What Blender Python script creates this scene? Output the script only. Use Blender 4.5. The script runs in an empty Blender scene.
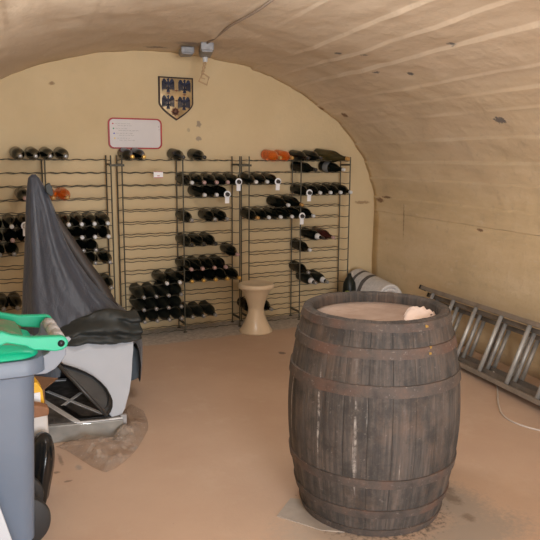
import bpy, bmesh, math, random
from mathutils import Vector, Matrix, noise as mnoise
rnd = random.Random(7)
PI = math.pi
COL = bpy.context.scene.collection
sc = bpy.context.scene

# ------------------------------------------------------------------ materials
class NT:
    def __init__(s, name):
        s.m = bpy.data.materials.new(name); s.m.use_nodes = True
        s.t = s.m.node_tree; s.t.nodes.clear()
        s.out = s.n('ShaderNodeOutputMaterial'); s.b = s.n('ShaderNodeBsdfPrincipled')
        s.l(s.b.outputs[0], s.out.inputs[0])
    def n(s, typ, **kw):
        n = s.t.nodes.new(typ)
        for k, v in kw.items(): setattr(n, k, v)
        return n
    def l(s, a, b): s.t.links.new(a, b)
    def coords(s, kind='Object', scale=(1, 1, 1)):
        if kind == 'Position': o = s.n('ShaderNodeNewGeometry').outputs['Position']
        else: o = s.n('ShaderNodeTexCoord').outputs[kind]
        mp = s.n('ShaderNodeMapping'); mp.inputs['Scale'].default_value = scale
        s.l(o, mp.inputs[0]); return mp.outputs[0]
    def noise(s, vec, scale, detail=4, rough=.55, dist=0):
        n = s.n('ShaderNodeTexNoise'); n.inputs['Scale'].default_value = scale
        n.inputs['Detail'].default_value = detail; n.inputs['Roughness'].default_value = rough
        n.inputs['Distortion'].default_value = dist
        s.l(vec, n.inputs['Vector']); return n.outputs[0]
    def ramp(s, fac, stops):
        r = s.n('ShaderNodeValToRGB'); e = r.color_ramp.elements
        while len(e) < len(stops): e.new(.5)
        for el, (p, c) in zip(e, stops):
            el.position = p; el.color = (c, c, c, 1) if isinstance(c, (int, float)) else (*c, 1)
        s.l(fac, r.inputs[0]); return r.outputs[0]
    def mix(s, fac, a, b, mode='MIX'):
        m = s.n('ShaderNodeMix', data_type='RGBA', blend_type=mode)
        for sock, v in ((m.inputs[0], fac), (m.inputs[6], a), (m.inputs[7], b)):
            if isinstance(v, (int, float)): sock.default_value = v
            elif isinstance(v, tuple): sock.default_value = (*v, 1)
            else: s.l(v, sock)
        return m.outputs[2]
    def math(s, op, a, b=0.0, c=0.0):
        m = s.n('ShaderNodeMath', operation=op)
        for i, v in enumerate((a, b, c)):
            if isinstance(v, (int, float)): m.inputs[i].default_value = v
            else: s.l(v, m.inputs[i])
        return m.outputs[0]
    def bump(s, h, strength=.3, dist=.01):
        b = s.n('ShaderNodeBump'); b.inputs['Strength'].default_value = strength
        b.inputs['Distance'].default_value = dist
        s.l(h, b.inputs['Height']); s.l(b.outputs[0], s.b.inputs['Normal'])
    def set(s, **kw):
        for k, v in kw.items():
            k = k.replace('_', ' ')
            if isinstance(v, tuple) and len(v) == 3: v = (*v, 1)
            if isinstance(v, (int, float, tuple)): s.b.inputs[k].default_value = v
            else: s.l(v, s.b.inputs[k])
    def spots(s, base, spots):
        """stains and chips, each at its own place: (x,y,z), radii (3), colour, softness"""
        pos = s.n('ShaderNodeNewGeometry').outputs['Position']
        nz = s.noise(pos, 45, 4, .7); nz = s.math('MULTIPLY_ADD', nz, 1.6, -.8)
        for c, r, col, soft in spots:
            sub = s.n('ShaderNodeVectorMath', operation='SUBTRACT'); sub.inputs[1].default_value = c
            s.l(pos, sub.inputs[0])
            dv = s.n('ShaderNodeVectorMath', operation='DIVIDE'); dv.inputs[1].default_value = r
            s.l(sub.outputs[0], dv.inputs[0])
            ln = s.n('ShaderNodeVectorMath', operation='LENGTH'); s.l(dv.outputs[0], ln.inputs[0])
            d = s.math('MULTIPLY_ADD', nz, .9, ln.outputs['Value'])
            f = s.ramp(d, [(max(0, .7 - soft), 1.0), (min(1, .7 + soft), 0.0)])
            base = s.mix(f, base, col)
        return base

def simple(name, col, rough=.5, metal=0, var=.12, scale=8, bump=0, bscale=60, **kw):
    t = NT(name); v = t.coords('Object')
    f = t.noise(v, scale, 5)
    lo = tuple(c * (1 - var) for c in col); hi = tuple(min(1, c * (1 + var)) for c in col)
    t.set(Base_Color=t.ramp(f, [(.3, lo), (.7, hi)]), Roughness=rough, Metallic=metal, **kw)
    if bump: t.bump(t.noise(v, bscale, 5), bump, .004)
    return t.m

M = {}
def build_materials():
    # ochre lime-washed end wall
    t = NT('ochre_plaster'); v = t.coords('Position')
    c = t.ramp(t.noise(v, 1.6, 6, .6), [(.3, (.57, .425, .24)), (.7, (.635, .485, .285))])
    f = t.noise(v, 9, 6, .65)
    c = t.mix(t.ramp(f, [(.55, 0.0), (.8, .5)]), c, (.54, .42, .26))
    c = t.spots(c, [((.55, .05, 1.72), (.03, .1, .035), (.33, .25, .17), .12), ((.55, .05, 1.60), (.035, .1, .025), (.35, .27, .19), .12),
                    ((2.2, .05, 1.03), (.12, .1, .02), (.36, .24, .13), .2), ((.46, .05, 1.67), (.02, .1, .02), (.45, .35, .22), .2),
                    ((-.62, .05, 1.99), (.03, .1, .02), (.33, .22, .12), .15)])
    t.set(Base_Color=c, Roughness=.9); t.bump(t.noise(v, 22, 7, .65), .35, .01); M['end_wall'] = t.m
    # vault: rough plaster over board-marked masonry
    t = NT('vault_plaster'); v = t.coords('Position'); vl = t.coords('Position', (2.2, .5, 2.2))
    c = t.ramp(t.noise(vl, 2.4, 7, .65), [(.28, (.57, .43, .255)), (.5, (.68, .52, .315)), (.72, (.74, .585, .385))])
    sep = t.n('ShaderNodeSeparateXYZ'); t.l(v, sep.inputs[0])
    hi = t.math('MULTIPLY_ADD', t.noise(v, 1.8, 5), .9, sep.outputs[2])
    c = t.mix(t.ramp(t.math('MULTIPLY', hi, .4), [(.62, 0.0), (.98, .8)]), c, (.66, .52, .385))      # bare, unpainted render towards the crown
    c = t.mix(t.ramp(t.noise(v, 14, 7, .7), [(.56, 0.0), (.75, .55)]), c, (.47, .36, .25))
    c = t.mix(t.ramp(t.noise(t.coords('Position', (3, .9, 3)), 6, 6, .7), [(.60, 0.0), (.72, .6)]), c, (.74, .62, .47))
    g = (.19, .165, .15); br = (.27, .16, .09)
    sp = [((1.758, -2.135, 1.689), (.055, .075, .03), g, .1), ((1.083, -1.615, 2.119), (.04, .09, .03), g, .15), ((1.03, -1.38, 2.15), (.035, .05, .03), g, .12),
          ((1.312, -1.424, 2.036), (.03, .06, .02), g, .12), ((1.375, -1.707, 1.99), (.03, .04, .025), g, .1), ((1.807, -.233, 1.82), (.05, .06, .03), br, .2),
          ((1.73, .03, 1.896), (.05, .05, .03), br, .2), ((2.32, -.073, 1.057), (.03, .09, .03), br, .22), ((2.3, -.2, 1.09), (.03, .12, .014), br, .2),
          ((.30, -.45, 2.27), (.12, .10, .06), (.36, .29, .24), .3), ((.15, -.12, 2.27), (.12, .06, .05), (.30, .24, .19), .25), ((2.165, -1.585, .927), (.02, .05, .015), br, .2),
          ((1.148, -2.354, 2.064), (.03, .05, .02), g, .12), ((-.62, .0, 2.02), (.05, .05, .03), br, .2), ((2.24, -.62, 1.5), (.02, .014, .3), (.40, .27, .16), .25), ((2.29, -.5, .95), (.02, .014, .25), (.38, .26, .15), .25)]
    c = t.spots(c, sp)
    t.set(Base_Color=c, Roughness=.92)
    h = t.math('ADD', t.noise(v, 9, 9, .62), t.math('MULTIPLY', t.noise(t.coords('Position', (2, 1, 2)), 5, 4, .5), .8))
    t.bump(h, .4, .02); M['vault'] = t.m
    # painted terracotta floor with bare grey cement along the racks
    t = NT('painted_floor'); v = t.coords('Position')
    c = t.ramp(t.noise(v, 1.3, 5, .6), [(.3, (.47, .325, .235)), (.7, (.54, .39, .29))])
    c = t.mix(t.ramp(t.noise(v, 30, 6, .7), [(.5, 0.0), (.8, .35)]), c, (.47, .345, .26))
    c = t.mix(t.ramp(t.noise(v, 85, 3, .6), [(.68, 0.0), (.76, .6)]), c, (.26, .19, .14))
    c = t.mix(t.ramp(t.noise(v, 3.2, 8, .7), [(.55, 0.0), (.72, .35)]), c, (.60, .47, .37))
    sep = t.n('ShaderNodeSeparateXYZ'); t.l(v, sep.inputs[0])
    e = t.math('ADD', t.math('MULTIPLY_ADD', t.noise(v, 5, 6, .7), .22, sep.outputs[1]), t.math('MULTIPLY', sep.outputs[0], -.03))
    band = t.ramp(t.math('ADD', e, .8), [(.45, 0.0), (.5, 1.0)])
    cem = t.ramp(t.noise(v, 26, 7, .75), [(.3, (.28, .245, .21)), (.5, (.45, .40, .35)), (.72, (.66, .60, .54))])
    c = t.mix(band, c, cem)
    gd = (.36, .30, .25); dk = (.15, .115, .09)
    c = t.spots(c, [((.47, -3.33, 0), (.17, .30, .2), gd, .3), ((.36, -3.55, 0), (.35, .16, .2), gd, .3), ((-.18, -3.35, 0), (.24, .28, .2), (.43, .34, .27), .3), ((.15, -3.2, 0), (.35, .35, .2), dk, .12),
                    ((.486, -3.29, 0), (.04, .08, .1), (.22, .175, .14), .3), ((.52, -3.22, 0), (.03, .05, .1), (.22, .175, .14), .3), ((.44, -3.45, 0), (.03, .04, .1), (.24, .19, .15), .3),
                    ((-.985, -2.20, 0), (.012, .09, .1), (.30, .21, .15), .25), ((-1.02, -2.33, 0), (.02, .015, .1), (.25, .18, .13), .2), ((-.99, -2.44, 0), (.025, .012, .1), (.25, .18, .13), .2), ((-.92, -2.32, 0), (.02, .035, .1), (.36, .29, .24), .25),
                    ((.80, -1.04, 0), (.035, .05, .1), (.2, .15, .12), .12), ((.92, -1.9, 0), (.03, .05, .1), (.3, .21, .15), .12), ((.95, -2.35, 0), (.02, .03, .1), dk, .12)])
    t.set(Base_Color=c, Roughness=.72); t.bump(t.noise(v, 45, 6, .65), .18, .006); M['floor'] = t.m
    # old oak
    t = NT('weathered_oak'); uv = t.coords('UV'); v = t.coords('Object')
    uvl = t.coords('UV', (26, 1.1, 1)); uvf = t.coords('UV', (150, 3, 1))
    c = t.ramp(t.noise(uvl, 2.2, 7, .65), [(.28, (.02, .018, .017)), (.48, (.052, .044, .04)), (.62, (.09, .068, .056)), (.8, (.15, .14, .135))])
    c = t.mix(t.ramp(t.noise(uvf, 1.0, 4, .6), [(.45, 0.0), (.75, .5)]), c, (.15, .125, .105))
    c = t.mix(t.ramp(t.noise(v, 7, 7, .75), [(.46, 0.0), (.62, .75)]), c, (.022, .02, .019))
    c = t.mix(t.ramp(t.noise(t.coords('Object'), 4.2, 5, .7), [(.52, 0.0), (.7, .4)]), c, (.13, .075, .045))
    st = t.noise(t.coords('UV', (22, .45, 1)), 2.6, 4, .5); st2 = t.noise(v, 20, 6, .75)
    drip = t.math('MULTIPLY', t.ramp(st, [(.66, 0.0), (.70, 1.0)]), t.ramp(st2, [(.42, 0.0), (.6, .8)]))
    c = t.mix(drip, c, (.40, .37, .34))
    c = t.mix(t.ramp(t.noise(v, 60, 5, .7), [(.62, 0.0), (.78, .5)]), c, (.30, .27, .24))
    su = t.n('ShaderNodeSeparateXYZ'); t.l(uv, su.inputs[0])
    fr = t.math('FRACT', t.math('MULTIPLY', su.outputs[0], 24)); seam = t.math('ABSOLUTE', t.math('SUBTRACT', fr, .5))
    sm = t.ramp(seam, [(.0, .8), (.022, 0.0)])
    c = t.mix(sm, c, (.02, .016, .013))
    t.set(Base_Color=c, Roughness=.78)
    t.bump(t.math('SUBTRACT', t.math('ADD', t.noise(uvf, 1.0, 5), t.math('MULTIPLY', t.noise(v, 30, 5), .8)), sm), .6, .004); M['oak'] = t.m
    t = NT('rusted_hoop'); v = t.coords('Object')
    c = t.ramp(t.noise(v, 11, 7, .7), [(.3, (.04, .033, .03)), (.5, (.078, .062, .054)), (.66, (.11, .075, .058)), (.8, (.18, .16, .148))])
    c = t.mix(t.ramp(t.noise(v, 4.5, 4), [(.52, 0.0), (.66, .5)]), c, (.15, .068, .043))
    c = t.mix(t.ramp(t.noise(v, 75, 4, .7), [(.6, 0.0), (.75, .6)]), c, (.33, .30, .27))
    t.set(Base_Color=c, Roughness=.75, Metallic=.15); t.bump(t.noise(v, 60, 6, .7), .5, .004); M['hoop'] = t.m
    t = NT('dusty_barrel_head'); v = t.coords('Object')
    c = t.ramp(t.noise(v, 5, 7, .65), [(.3, (.27, .19, .15)), (.55, (.38, .285, .23)), (.75, (.48, .385, .325))])
    c = t.mix(t.ramp(t.noise(t.coords('Object', (2, 9, 1)), 5, 6, .7), [(.55, 0.0), (.7, .6)]), c, (.27, .17, .12))
    t.set(Base_Color=c, Roughness=.9); t.bump(t.noise(v, 40, 6, .7), .4, .005); M['head'] = t.m
    M['wire'] = simple('dark_green_wire', (.07, .06, .038), .6, .1, .3, 40)
    M['glass'] = simple('dark_bottle_glass', (.005, .0065, .005), .2, 0, .4, 6, Specular_IOR_Level=.22)
    M['glass_dusty'] = simple('dusty_bottle_glass', (.012, .014, .011), .4, 0, .5, 14, Specular_IOR_Level=.25)
    M['glass_green'] = simple('olive_bottle_glass', (.045, .034, .012), .14, 0, .3, 6)
    M['glass_red'] = simple('red_brown_bottle', (.06, .016, .012), .2, 0, .3, 6)
    t = NT('orange_wine_glass'); t.set(Base_Color=(1.0, .27, .03), Roughness=.08, Transmission_Weight=.7, IOR=1.35, Subsurface_Weight=.0); t.set(Emission_Color=(1, .2, .0), Emission_Strength=0.0); M['rose'] = t.m
    M['cap_white'] = simple('white_capsule', (.62, .62, .62), .35)
    M['cap_grey'] = simple('grey_capsule', (.30, .29, .28), .3, .4)
    M['cap_gold'] = simple('gold_capsule', (.75, .46, .12), .3, .6)
    M['cap_dark'] = simple('dark_capsule', (.03, .025, .022), .3)
    M['cap_orange'] = simple('ochre_capsule', (.42, .22, .06), .4)
    M['cap_pink'] = simple('pink_capsule', (.42, .27, .25), .4)
    M['tag'] = simple('white_card', (.80, .79, .80), .7, 0, .04)
    M['label_grey'] = simple('greyed_paper', (.22, .21, .20), .7)
    M['tag_red'] = simple('red_print', (.50, .09, .06), .6)
    M['board'] = simple('glossy_white_sign', (.62, .57, .55), .35, 0, .03)
    M['red'] = simple('red_sign_frame', (.36, .018, .02), .4)
    M['ink'] = simple('grey_ink', (.27, .24, .24), .7)
    for n, c in (('dot_red', (.5, .03, .05)), ('dot_green', (.03, .22, .10)), ('dot_blue', (.04, .06, .45)), ('dot_yellow', (.75, .5, .05))): M[n] = simple(n, c, .5)
    M['shield_gold'] = simple('tarnished_gold_field', (.43, .29, .135), .38, .25, .35, 9, .3, 40)
    M['shield_edge'] = simple('dark_iron_edge', (.04, .022, .016), .45, .3)
    M['eagle'] = simple('dark_blue_enamel', (.012, .019, .05), .3, 0, .5, 30, Coat_Weight=.3)
    M['eagle_red'] = simple('brown_red_emblem', (.17, .06, .03), .4, 0, .5, 30)
    M['stool'] = simple('beige_moulded_plastic', (.72, .585, .42), .28, 0, .07, 5, Coat_Weight=.15)
    M['stool_top'] = simple('tan_worn_seat', (.44, .29, .18), .45, 0, .15, 12)
    M['alu'] = simple('dull_aluminium', (.33, .285, .245), .45, .5, .2, 9, .1, 50)
    M['alu_rung'] = simple('bright_aluminium_rung', (.42, .40, .37), .5, .45, .2, 14)
    M['alu_dark'] = simple('dark_aluminium', (.22, .19, .165), .5, .45, .3, 9)  # darker tone of the rail metal, for the two rear sections
    M['cord'] = simple('off_white_cord', (.55, .48, .42), .6)
    t = NT('striped_wool'); v = t.coords('Object')
    c = t.ramp(t.noise(v, 40, 5, .7), [(.3, (.52, .49, .465)), (.7, (.72, .68, .65))])
    t.set(Base_Color=c, Roughness=.95); t.bump(t.noise(v, 90, 4), .5, .004); M['wool'] = t.m
    M['wool_dark'] = simple('dark_wool_stripe', (.115, .098, .09), .95, 0, .2, 40, .4, 90)
    M['tissue'] = simple('pale_pink_cloth', (.80, .66, .60), .85, 0, .05, 20, .2, 60)
    t = NT('dark_grey_tarpaulin'); v = t.coords('Object')
    c = t.ramp(t.noise(v, 3, 5), [(.3, (.027, .031, .042)), (.7, (.043, .048, .064))])
    t.set(Base_Color=c, Roughness=.42, Sheen_Weight=.1)
    t.bump(t.math('ADD', t.noise(t.coords('Object', (5, 5, 1.6)), 5, 5, .6, .6), t.math('MULTIPLY', t.noise(v, 160, 2), .15)), .35, .02); M['tarp'] = t.m
    M['tarp_brown'] = simple('brown_black_lining', (.03, .022, .018), .6, 0, .2, 6)
    M['tarp_crease'] = simple('black_green_cloth', (.019, .021, .019), .6, 0, .3, 10, .5, 25)
    M['strap'] = simple('slate_webbing', (.055, .068, .078), .6, 0, .15, 20)
    M['white_board'] = simple('white_melamine', (.38, .395, .43), .4, 0, .03)
    M['board_edge'] = simple('brown_board_edge', (.20, .10, .05), .6)
    M['black_plastic'] = simple('black_plastic', (.014, .013, .013), .35, 0, .3)
    M['dark_inner'] = simple('dark_grey_moulding', (.033, .031, .029), .4, 0, .25, 12)
    M['case_top'] = simple('clear_wrapped_dark_top', (.115, .103, .095), .25, 0, .45, 14, .3, 18)
    M['case_side'] = simple('grey_case_side', (.24, .225, .20), .35, 0, .3, 9, .3, 20, Coat_Weight=.3)
    M['white_band'] = simple('white_band', (.82, .82, .83), .4, 0, .08, 20)
    t = NT('clear_crumpled_plastic'); v = t.coords('Object')
    t.set(Base_Color=(.55, .47, .40), Roughness=.08, Specular_IOR_Level=1.0)
    t.bump(t.noise(v, 26, 5, .6, .8), .9, .03)
    tr = t.n('ShaderNodeBsdfTransparent'); tr.inputs[0].default_value = (.88, .82, .76, 1)
    mx = t.n('ShaderNodeMixShader'); t.l(t.ramp(t.noise(v, 14, 4), [(.35, .24), (.7, .5)]), mx.inputs[0])
    t.l(tr.outputs[0], mx.inputs[1]); t.l(t.b.outputs[0], mx.inputs[2]); t.l(mx.outputs[0], t.out.inputs[0]); M['film'] = t.m
    M['bin'] = simple('blue_grey_bin_plastic', (.135, .168, .225), .45, 0, .05, 5, .06, 120)
    M['bin_light'] = simple('light_grey_bin_plastic', (.22, .24, .285), .45, 0, .06, 9)
    M['knuckle'] = simple('dusty_grey_plastic', (.38, .37, .37), .5, 0, .1, 15)
    M['green'] = simple('bright_green_lid', (.006, .42, .235), .3, 0, .06, 7)
    t = NT('dusty_green_lid'); v = t.coords('Object')
    c = t.mix(t.ramp(t.noise(v, 9, 6, .7), [(.36, 0.0), (.6, .9)]), (.04, .22, .10), (.20, .16, .115))
    t.set(Base_Color=c, Roughness=.6); M['lid_dust'] = t.m
    M['bolt'] = simple('dark_bolt', (.02, .025, .03), .3, .5)
    M['rubber'] = simple('black_rubber', (.018, .017, .017), .6)
    M['yellow'] = simple('yellow_carton', (.78, .42, .01), .45)
    M['cardboard'] = simple('brown_cardboard', (.17, .085, .042), .8, 0, .2, 12)
    M['paper'] = simple('white_paper_bag', (.58, .53, .49), .8, 0, .1, 12, .4, 25)
    M['paper_brown'] = simple('brown_paper_top', (.25, .11, .05), .7, 0, .15, 14)
    M['bag'] = simple('shiny_black_bag', (.009, .009, .009), .22, 0, .3, 8, .7, 16)
    M['metal_box'] = simple('grey_metal_box', (.27, .26, .26), .5, .1, .25, 20)
    M['rope'] = simple('dusty_tan_cord', (.44, .29, .16), .8)
    M['cable'] = simple('plaster_coloured_cable', (.33, .25, .19), .8)
    M['tile'] = simple('pale_worn_board', (.37, .32, .275), .7, 0, .12, 12, .2, 40)
    M['paintmark'] = simple('yellow_paint_mark', (.27, .16, .035), .8)
    M['foil_green'] = simple('green_foil', (.20, .24, .03), .4)
    M['door'] = simple('painted_frame', (.35, .28, .2), .6)
build_materials()

# ------------------------------------------------------------------ mesh helpers
def link(name, V, F, m, parent=None, smooth=False, uv=None, mats=None, midx=None):
    me = bpy.data.meshes.new(name); me.from_pydata([tuple(v) for v in V], [], F); me.update()
    me.materials.append(m)
    for x in (mats or []): me.materials.append(x)
    if midx:
        for i, pidx in enumerate(midx): me.polygons[i].material_index = pidx
    if smooth:
        me.polygons.foreach_set('use_smooth', [True] * len(me.polygons))
    if uv:
        ul = me.uv_layers.new(name='UVMap')
        for li, lp in enumerate(me.loops): ul.data[li].uv = uv[li] if isinstance(uv, list) else uv(li)
    o = bpy.data.objects.new(name, me); COL.objects.link(o)
    if parent: o.parent = parent
    return o
def tag(o, label=None, cat=None, group=None, kind=None):
    for k, v in (('label', label), ('category', cat), ('group', group), ('kind', kind)):
        if v: o[k] = v
    return o
def empty(name, loc=(0, 0, 0), rz=0):
    o = bpy.data.objects.new(name, None); COL.objects.link(o); o.location = loc; o.rotation_euler = (0, 0, rz)
    o.empty_display_size = .05; return o
class MB:
    def __init__(s): s.V = []; s.F = []
    def add(s, VF):
        k = len(s.V); s.V += VF[0]; s.F += [tuple(i + k for i in f) for f in VF[1]]; return s
    def obj(s, name, m, parent=None, smooth=False, bevel=0, seg=2, angle=None):
        o = link(name, s.V, s.F, m, parent, smooth)
        if bevel:
            b = o.modifiers.new('b', 'BEVEL'); b.width = bevel; b.segments = seg; b.limit_method = 'ANGLE'; b.angle_limit = math.radians(40)
        if angle is not None:
            bm = bmesh.new(); bm.from_mesh(o.data)
            for e in bm.edges:
                e.smooth = not (len(e.link_faces) == 2 and e.calc_face_angle(0) > math.radians(angle))
            for f in bm.faces: f.smooth = True
            bm.to_mesh(o.data); bm.free()
        return o
def box(c, s, rz=0):
    V = []
    for dx in (-.5, .5):
        for dy in (-.5, .5):
            for dz in (-.5, .5):
                x, y, z = dx * s[0], dy * s[1], dz * s[2]
                V.append(Vector((c[0] + x * math.cos(rz) - y * math.sin(rz), c[1] + x * math.sin(rz) + y * math.cos(rz), c[2] + z)))
    return V, [(0, 1, 3, 2), (4, 6, 7, 5), (0, 4, 5, 1), (2, 3, 7, 6), (0, 2, 6, 4), (1, 5, 7, 3)]
def tube(pts, r, n=8, closed=False):
    pts = [Vector(p) for p in pts]; V = []; F = []; N = len(pts)
    up0 = None
    for i, p in enumerate(pts):
        a = pts[(i - 1) % N] if (closed or i > 0) else p
        b = pts[(i + 1) % N] if (closed or i < N - 1) else p
        t = (b - a).normalized()
        if up0 is None: up0 = Vector((0, 0, 1)) if abs(t.z) < .9 else Vector((1, 0, 0))
        u = (up0 - t * up0.dot(t)).normalized(); w = t.cross(u); up0 = u
        rr = r[i] if isinstance(r, (list, tuple)) else r
        for k in range(n):
            V.append(p + (u * math.cos(2 * PI * k / n) + w * math.sin(2 * PI * k / n)) * rr)
    for i in range(N if closed else N - 1):
        j = (i + 1) % N
        for k in range(n):
            F.append((i * n + k, i * n + (k + 1) % n, j * n + (k + 1) % n, j * n + k))
    if not closed:
        F.append(tuple(range(n - 1, -1, -1))); F.append(tuple((N - 1) * n + k for k in range(n)))
    return V, F
def lathe(prof, n=32, c=(0, 0, 0)):
    V = []; F = []
    for r, z in prof:
        for k in range(n):
            a = 2 * PI * k / n
            V.append(Vector((c[0] + r * math.cos(a), c[1] + r * math.sin(a), c[2] + z)))
    for i in range(len(prof) - 1):
        for k in range(n):
            F.append((i * n + k, i * n + (k + 1) % n, (i + 1) * n + (k + 1) % n, (i + 1) * n + k))
    if prof[0][0] > 1e-4: F.append(tuple(range(n - 1, -1, -1)))
    if prof[-1][0] > 1e-4: F.append(tuple((len(prof) - 1) * n + k for k in range(n)))
    return V, F
def prism(poly, o, u, v, d):
    """2-D outline in the frame (o; u, v), thickness along the vector d"""
    o, u, v, d = Vector(o), Vector(u), Vector(v), Vector(d); n = len(poly)
    V = [o + u * a + v * b for a, b in poly] + [o + u * a + v * b + d for a, b in poly]
    F = [tuple(range(n - 1, -1, -1)), tuple(range(n, 2 * n))] + [(i, (i + 1) % n, n + (i + 1) % n, n + i) for i in range(n)]
    return V, F
def rrect(x0, y0, x1, y1, r, n=5):
    P = []
    for cx, cy, a0 in ((x1 - r, y0 + r, -90), (x1 - r, y1 - r, 0), (x0 + r, y1 - r, 90), (x0 + r, y0 + r, 180)):
        for k in range(n + 1):
            a = math.radians(a0 + 90 * k / n); P.append((cx + r * math.cos(a), cy + r * math.sin(a)))
    return P
def fbm(p, o=4): return mnoise.fractal(Vector(p), .8, 2.0, o)

# ------------------------------------------------------------------ the vaulted room
YB, YF = .05, -7.6
SK = .107
VC, HW, RISE, SP = .28, 2.06, 1.33, .95
def skew(x, y): return x + SK * (y - YB)
def vault_rows():
    # angles of the masonry boards
    N = 520; out = []
    brk = [0]; r2 = random.Random(3)
    while brk[-1] < 1: brk.append(brk[-1] + r2.uniform(.028, .055))
    offs = [r2.uniform(-.004, .004) for _ in brk]; til = [r2.uniform(.002, .009) for _ in brk]
    for i in range(N + 1):
        s = i / N; a = PI * s
        k = max(j for j in range(len(brk)) if brk[j] <= s + 1e-9)
        f = (s - brk[k]) / (brk[min(k + 1, len(brk) - 1)] - brk[k] + 1e-9)
        fade = min(1, min(s, 1 - s) * 14)
        d = (offs[k] + til[k] * (f - .5) * 2) * fade
        out.append((a, d, k))
    return out
def build_room():
    rows = vault_rows(); NY = 110; V = []; F = []
    for j in range(NY + 1):
        y = YF + (YB - YF) * (j / NY)
        for i, (a, d, k) in enumerate(rows):
            s = i / (len(rows) - 1); fade = min(1, min(s, 1 - s) * 10)
            strength = max(.08, .65 + 1.5 * fbm((k * 3.1, y * .6, 2))) * (1 - .75 * max(0, min(1, (s - .42) * 8)))
            rr = d * strength + .016 * fade * fbm((a * 2, y * .9, 5)) + .008 * fade * fbm((a * 7, y * 2.5, 9))
            V.append((skew(VC + (HW - rr) * math.cos(a), y), y, SP + (RISE - rr) * math.sin(a)))
    W = len(rows)
    for j in range(NY):
        for i in range(W - 1): F.append((j * W + i, j * W + i + 1, (j + 1) * W + i + 1, (j + 1) * W + i))
    o = link('ceiling', V, F, M['vault'], smooth=True); tag(o, 'low barrel vault of rough tan plaster over the whole cellar', 'ceiling', kind='structure')
    sd = o.modifiers.new('s', 'SOLIDIFY'); sd.thickness = .12; sd.offset = -1
    for nm, sx in (('wall_right', 1), ('wall_left', -1)):
        V = []; F = []; NY2, NZ = 60, 10
        for j in range(NY2 + 1):
            y = YF + (YB - YF) * j / NY2
            for i in range(NZ + 1):
                z = (SP + .03) * i / NZ
                b = .012 * fbm((y * .9, z * 1.2, 3 * sx)) * math.sin(PI * i / NZ)
                V.append((skew(VC + sx * (HW - b + (.004 if i == NZ else 0)), y), y, z))
        for j in range(NY2):
            for i in range(NZ): F.append((j * (NZ + 1) + i, j * (NZ + 1) + i + 1, (j + 1) * (NZ + 1) + i + 1, (j + 1) * (NZ + 1) + i))
        w = link(nm, V, F, M['vault'], smooth=True); tag(w, 'tan plastered wall on the %s below the vault' % ('right' if sx > 0 else 'left'), 'wall', kind='structure')
        sd = w.modifiers.new('s', 'SOLIDIFY'); sd.thickness = .12; sd.offset = -1 if sx > 0 else 1
    prof = [(VC - HW - .15, 0)] + [(VC - (HW + .02) * math.cos(PI * i / 48), SP + (RISE + .02) * math.sin(PI * i / 48)) for i in range(49)] + [(VC + HW + .15, 0)]
    tag(MB().add(prism(prof, (0, YB, 0), (1, 0, 0), (0, 0, 1), (0, .2, 0))).obj('wall_back', M['end_wall']), 'ochre plastered end wall with an arched top behind the wine racks', 'wall', kind='structure')
    # front wall behind the camera with the doorway the daylight comes through
    ox = SK * (YF - YB); fx0, fx1 = VC - HW + ox, VC + HW + ox
    d0, d1, dh = ox - .9, ox + .9, 2.02
    m = MB()
    m.add(prism([(x + ox, z) for x, z in prof if x + ox <= d0 + .001] + [(d0, 2.35), (d0, 0)], (0, YF - .2, 0), (1, 0, 0), (0, 0, 1), (0, .2, 0)))
    m.add(prism([(d1, 0), (d1, 2.35)] + [(x + ox, z) for x, z in prof if x + ox >= d1 - .001], (0, YF - .2, 0), (1, 0, 0), (0, 0, 1), (0, .2, 0)))
    m.add(box(((d0 + d1) / 2, YF - .1, (dh + 2.45) / 2), (d1 - d0, .2, 2.45 - dh)))
    tag(m.obj('wall_front', M['end_wall']), 'end wall behind the viewer with the cellar doorway', 'wall', kind='structure')
    V = []; F = []
    g = [(-3.2, YF - .25), (2.7, YF - .25), (2.7, YB + .1), (-3.2, YB + .1)]
    V = [(x, y, 0) for x, y in g] + [(x, y, -.1) for x, y in g]
    tag(link('floor', V, [(0, 1, 2, 3), (7, 6, 5, 4), (0, 4, 5, 1), (1, 5, 6, 2), (2, 6, 7, 3), (3, 7, 4, 0)], M['floor']), 'terracotta painted cement floor, bare grey along the racks', 'floor', kind='structure')
    return (d0, d1, dh)
DOOR = build_room()

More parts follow.
